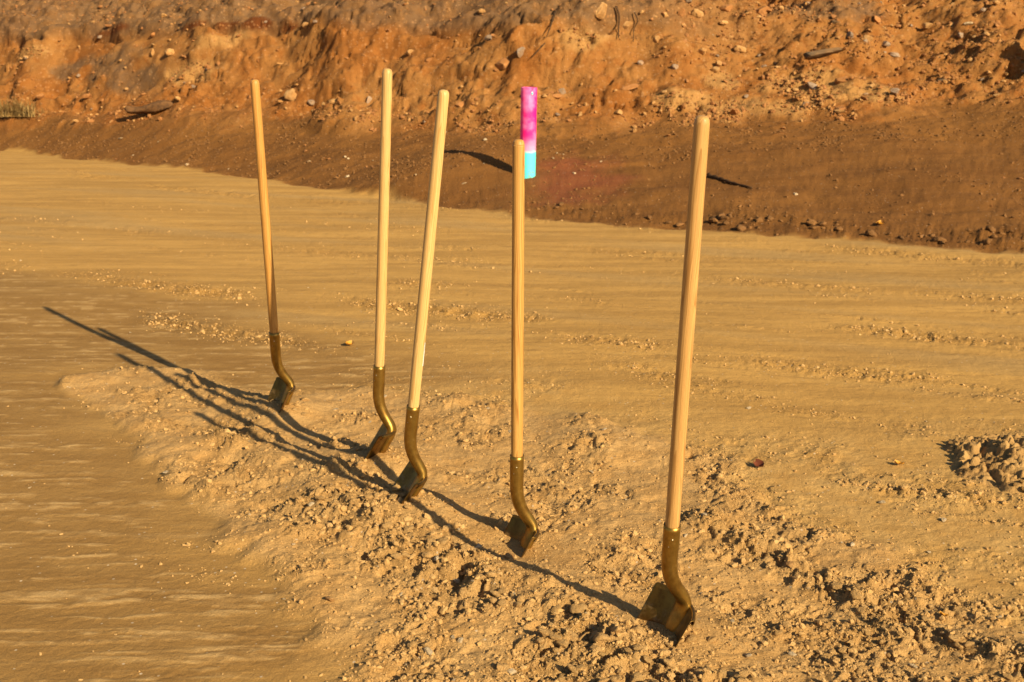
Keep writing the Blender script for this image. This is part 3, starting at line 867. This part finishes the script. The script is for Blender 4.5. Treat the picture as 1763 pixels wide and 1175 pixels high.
def crumbs(name, P, R, mat, label):
    n = len(P)
    V = SV[rng.integers(0, len(SH), n)].copy()
    V *= rng.uniform(.75, 1.25, (n, 1, 3))
    a = rng.uniform(0, 6.28, n); ca, sa = np.cos(a)[:, None], np.sin(a)[:, None]
    X = V[..., 0] * ca - V[..., 1] * sa; Y = V[..., 0] * sa + V[..., 1] * ca
    b_ = rng.uniform(-.7, .7, n); cb, sb = np.cos(b_)[:, None], np.sin(b_)[:, None]
    Z = V[..., 2] * cb + X * sb; X = X * cb - V[..., 2] * sb
    W = np.stack([X, Y, Z], -1) * R[:, None, None] + (P + np.array([0, 0, 1]) * (R * .10)[:, None])[:, None, :]
    F = (SF[None] + (np.arange(n) * nv)[:, None, None]).reshape(-1, 3)
    o = fast_mesh(name, W.reshape(-1, 3), F, mat)
    o.data.polygons.foreach_set('use_smooth', np.zeros(len(F), bool))
    return tag(o, label, 'crumbs', None, 'stuff')
crumbs('soil_crumbs', P_[rest], r_[rest], CRUMB, 'loose sandy crumbs strewn over the churned strip and wheel lines')
# gravel of the bank and crumbs of the brown ground
wgt = (.15 + 1.3 * GM['pale'][bankv] + .8 * GM['right'][bankv] + .7 * np.exp(-((GM['u'][bankv] - .4) / .45) ** 2)) * PW[bankv] ** 2
wgt *= .2 + sst(-.3, .5, perlin(GP[bankv, 0] / .5, GP[bankv, 2] / .4, 403))
wgt /= wgt.sum()
for nm, mat, cnt, lab in (('tan_gravel', GRAVEL_TAN, 2400, 'pale gravel spilled over the orange bank'), ('rust_gravel', GRAVEL_RED, 8000, 'rust coloured gravel and crumbs spilled over the orange bank')):
    idx = rng.choice(bankv, cnt, p=wgt)
    crumbs(nm, GP[idx] + rng.normal(size=(cnt, 3)) * .006, np.minimum(.0068 * rng.uniform(.02, 1, cnt) ** -.55, .034), mat, lab)
wb = PW[brv] ** 2 * np.clip(.06 + sst(.1, .6, perlin(GP[brv, 0] / .6, GP[brv, 1] / 1.0, 404)) + 1.5 * GM['rough'][brv], 0, 3); wb /= wb.sum()
idx = rng.choice(brv, 5200, p=wb)
crumbs('brown_crumbs', GP[idx], np.minimum(.006 * rng.uniform(.05, 1, 5200) ** -.5, .02), CRUMB_BROWN, 'dark crumbs strewn over the brown dirt')

# pale pebbles on the strip and the sand
inn = (PXX > 0) & (PXX < 1763) & (PYY > 440) & (PYY < 1175)
sv = np.where(inn & (GM['brown'] < .2))[0]
wgt = PW[sv] ** 1.2 * (.25 + GM['churn'][sv] + .4 * GM['semi'][sv]); wgt /= wgt.sum()
for i in rng.choice(sv, 90, replace=False, p=wgt):
    r = min(.0042 * rng.uniform(.2, 1.0) ** -.9, .013)
    ch = GM['churn'][i] > .5
    put_rock('pebble', random.choice(M_WHITE), GP[i], r, (1.2, 1, .7), .25, None,
             'tiny whitish pebble on the churned strip' if ch else 'tiny whitish pebble on the open sand', 'pebble',
             'white pebbles on the churned strip' if ch else 'white pebbles on the open sand')
SPOT = [(878, 962, 22, M_TAN, 'yellowish flat stone on the churned ridge left of the honey-handled shovel'),
        (789, 914, 9, M_WHITE, 'small pale upright stone in the line of shovel shadows'),
        (785, 1002, 14, M_WHITE, 'pale stone just below the yellowish flat stone on the churned ridge'),
        (752, 963, 16, M_WHITE, 'crumbly whitish stone next to the yellowish flat stone'),
        (568, 1035, 20, M_TAN, 'brown stone at the edge of the churned strip by the hard striped pan'),
        (1358, 970, 18, M_TAN, 'tan clod-like stone on the ridge right of the brown-handled shovel')]
for px, py, wd, ms, lab in SPOT:
    p = hitp(px, py); r = wd / 2 / FPX * p[1] * 1.1
    put_rock('stone', ms[1], p, r, (1.2, 1, .8), .2, None, lab)

# ------------------------------------------------------------------ soil heap at the right
def heap():
    c = gp(1822, 818); n = 130
    g = np.linspace(-1, 1, n); gx, gy = np.meshgrid(g, g, indexing='ij')
    rad = np.hypot(gx, gy); X = c[0] + gx * .37; Y = c[1] + .05 + gy * .36
    base_z = terrain(X.ravel(), Y.ravel())[0][:, 2].reshape(n, n)
    k = np.clip(1 - rad * (1 + .12 * perlin(gx * 2, gy * 2, 501)), -.3, 1)
    wx = X + .02 * perlin(X / .05, Y / .05, 505); hh = np.zeros((n, n))
    for s_, a_, q in ((.070, .014, 511), (.038, .013, 521), (.020, .009, 531)):
        f1, f2, iv = worley(wx.ravel() / s_, Y.ravel() / s_, q)
        hh += (a_ * sst(.2, .8, iv) * sst(0, .4, f2 - f1) * (.5 + iv)).reshape(n, n)
    Z = base_z + .075 * np.maximum(k, -.1) ** 1.0 * (k > -.05) + hh * sst(-.02, .2, k) - .02 * (k <= .02) - .01
    V = np.stack([X, Y, Z], -1).reshape(-1, 3)
    i, j = np.meshgrid(np.arange(n - 1), np.arange(n - 1), indexing='ij'); v = (i * n + j).ravel()
    Q = np.stack([v, v + n, v + n + 1, v + 1], -1)
    o = fast_mesh('soil_heap', V, Q, HEAPM)
    tag(o, 'small heap of dark crumbly soil with deep gaps on the open sand', 'soil heap')
    return V, k.ravel()
HEAPM = stone_material('heap_soil', (.43, .265, .100), (.34, .195, .068), .95, 12.0, (.25, .14, .05), .4, .015)
HV, HK = heap()
M_HEAP = meshes('heap_clod', (HEAPM,), 6, **CLODK)[0]
hi = np.where(HK > .05)[0]
for i in rng.choice(hi, 45, replace=False):
    r = rng.uniform(.006, .016)
    put_rock('soil_clod', random.choice(M_HEAP), HV[i], r, (1.1, 1, .9), .25, None, 'brown clod on the small heap of crumbly soil', 'clod', 'clods on the soil heap')

# ------------------------------------------------------------------ log at the foot of the bank
p = hitp(266, 194); rows = []
BARK = plain_material('weathered_bark', (.17, .085, .034), .9, 0, (.085, .045, .022), 16.0, .15, .02)
for k, t in enumerate(np.linspace(-1, 1, 26)):
    rr = .082 * (1 - .45 * t * t) * (1 + .22 * math.sin(5 * t + 1)) * (.35 if abs(t) > .97 else 1)
    rows.append([(t * .36, rr * 1.1 * math.cos(a) * (1 + .18 * math.sin(3 * a + 4 * t)), .05 * math.sin(2.3 * t) + rr * .8 * math.sin(a) * (1 + .15 * math.cos(2 * a - 3 * t))) for a in np.linspace(0, 2 * math.pi, 19)[:-1]])
lg = rings('log', rows, BARK, None, True, True)
lg.location = (p[0], p[1] - .05, p[2] + .075); lg.rotation_euler = (0, .06, .12)
tag(lg, 'dark weathered log with black shade beneath, at the foot of the bank', 'log')

# ------------------------------------------------------------------ dry grass clump
GRASS = plain_material('dry_grass', (.36, .235, .085), .8, 0, (.13, .088, .034), 14.0, .2)
def grass(px, py, n, wid, hgt, label):
    p = hitp(px, py); V = []; F = []
    for k in range(n):
        ox, oy = rng.normal(0, wid * .45), rng.normal(0, wid * .22)
        dx, dy = rng.normal(0, .75) + ox * .6, rng.normal(-.3, .6)
        L = hgt * rng.uniform(.25, 1.3); w = rng.uniform(.003, .008)
        s = np.array([-dy, dx, 0]); s = s / (np.linalg.norm(s) + 1e-6) * w; s = s if rng.uniform() < .5 else np.array([w, 0, 0])
        b0 = len(V)
        for q in range(5):
            t = q / 4
            c = np.array([ox + dx * L * t * (.5 + .5 * t), oy + dy * L * t * (.5 + .5 * t), L * (t - .55 * t * t * abs(dx)) + .02 - .03])
            V += [c - s * (1 - t * .9), c + s * (1 - t * .9)]
        for q in range(4): F.append((b0 + 2 * q, b0 + 2 * q + 1, b0 + 2 * q + 3, b0 + 2 * q + 2))
    o = mesh_obj('grass_clump', V, F, GRASS); o.location = (p[0], p[1], p[2])
    tag(o, label, 'grass clump')
grass(30, 199, 520, .36, .27, 'clump of dry olive grass at the foot of the bank')

# ------------------------------------------------------------------ roots hanging from the crest
ROOT = plain_material('root_bark', (.085, .045, .020), .9, 0, (.05, .028, .014), 30.0, .15)
def root_tube(pts, r, label):
    P = catmull([hitp(*q) + np.array([0, -.045, .01]) for q in pts], 5); rows = []
    for i, c in enumerate(P):
        rr = r * (1 - .6 * i / len(P))
        rows.append([(c[0] + rr * math.cos(a), c[1] + rr * math.sin(a) * .8, c[2] + rr * .5 * math.sin(a)) for a in np.linspace(0, 2 * math.pi, 9)[:-1]])
    tag(rings('root', rows, ROOT, None, True, True), label, 'root')
root_tube([(957, 18), (953, 32), (948, 50), (941, 64)], .013, 'thin dark root running down the bank alone, above the pink pipe')
root_tube([(1062, 14), (1064, 32), (1065, 52), (1063, 68)], .015, 'thick dark root hanging from the bank crest by the large tan block')
root_tube([(1094, 22), (1096, 38), (1090, 52), (1089, 74)], .010, 'thin forked-looking root beside the upright tan stone')
root_tube([(936, 80), (925, 94), (915, 104)], .010, 'short slanting root on the bank face')

st = [hitp(*q) + np.array([0, 0, .012]) for q in ((1218, 305), (1240, 312), (1262, 316), (1294, 327))]
st = catmull(st, 6); rows = []
for i, c in enumerate(st):
    rr = .022 * (1 - .65 * i / len(st)) * (1 + .35 * math.sin(i * 2.1))
    rows.append([(c[0] + rr * .5 * math.cos(a), c[1] + rr * math.cos(a), c[2] + rr * math.sin(a)) for a in np.linspace(0, 2 * math.pi, 9)[:-1]])
tag(rings('stick', rows, ROOT, None, True, True), 'dark crooked stick lying on the brown dirt', 'stick')

# ------------------------------------------------------------------ fallen leaves
def leaf_mesh(mat, seed):
    r = np.random.default_rng(seed); V = []; F = []
    for i in range(7):
        t = i / 6; w = .42 * math.sin(math.pi * min(t * .93 + .05, 1)) ** .8
        for j in (-1, -.5, 0, .5, 1):
            V.append((t - .5, j * w, .22 * j * j * (1 + .4 * math.sin(4 * t + seed)) + .16 * (t - .5) ** 2 * 3 + r.normal(0, .012)))
    for i in range(6):
        for j in range(4): F.append((i * 5 + j, i * 5 + j + 1, (i + 1) * 5 + j + 1, (i + 1) * 5 + j))
    me = bpy.data.meshes.new('leaf'); me.from_pydata(V, [], F); me.update(); me.materials.append(mat)
    me.polygons.foreach_set('use_smooth', np.ones(len(F), bool)); return me
L_RED = leaf_mesh(plain_material('red_leaf', (.17, .045, .018), .6, 0, (.10, .028, .012), 60), 1)
L_YEL = leaf_mesh(plain_material('yellow_leaf', (.55, .27, .03), .6, 0, (.42, .18, .02), 60), 2)
for px, py, sz, me, lab in ((1306, 804, .044, L_RED, 'dark red dry leaf lying on the sand'),
                            (601, 597, .050, L_YEL, 'orange-yellow leaf on the crumb line beside the stickered shovel'),
                            (1515, 389, .085, L_YEL, 'orange-yellow leaf on brown dirt near the sand edge'),
                            (1547, 802, .032, L_YEL, 'orange-yellow leaf on the sand in front of the soil heap'),
                            (1624, 1062, .022, L_YEL, 'small orange-yellow leaf on the sand beyond the right ridge of clods')):
    p = hitp(px, py); o = bpy.data.objects.new('leaf', me); COL.objects.link(o)
    o.location = (p[0], p[1], p[2] + .006); o.scale = (sz, sz, sz); o.rotation_euler = (rng.uniform(-.3, .3), rng.uniform(-.3, .3), rng.uniform(0, 6.28))
    tag(o, lab, 'leaf')

# tall rock added outside the view on the right slope, shaped for its shadow
P_, _ = terrain(np.array([5.86]), np.array([12.60]))
put_rock('boulder', M_RED[2], P_[0], .36, (.52, .6, 2.4), .2, (0, 0, .4), 'unseen rust rock added on the right slope to throw a long black shadow', 'boulder')
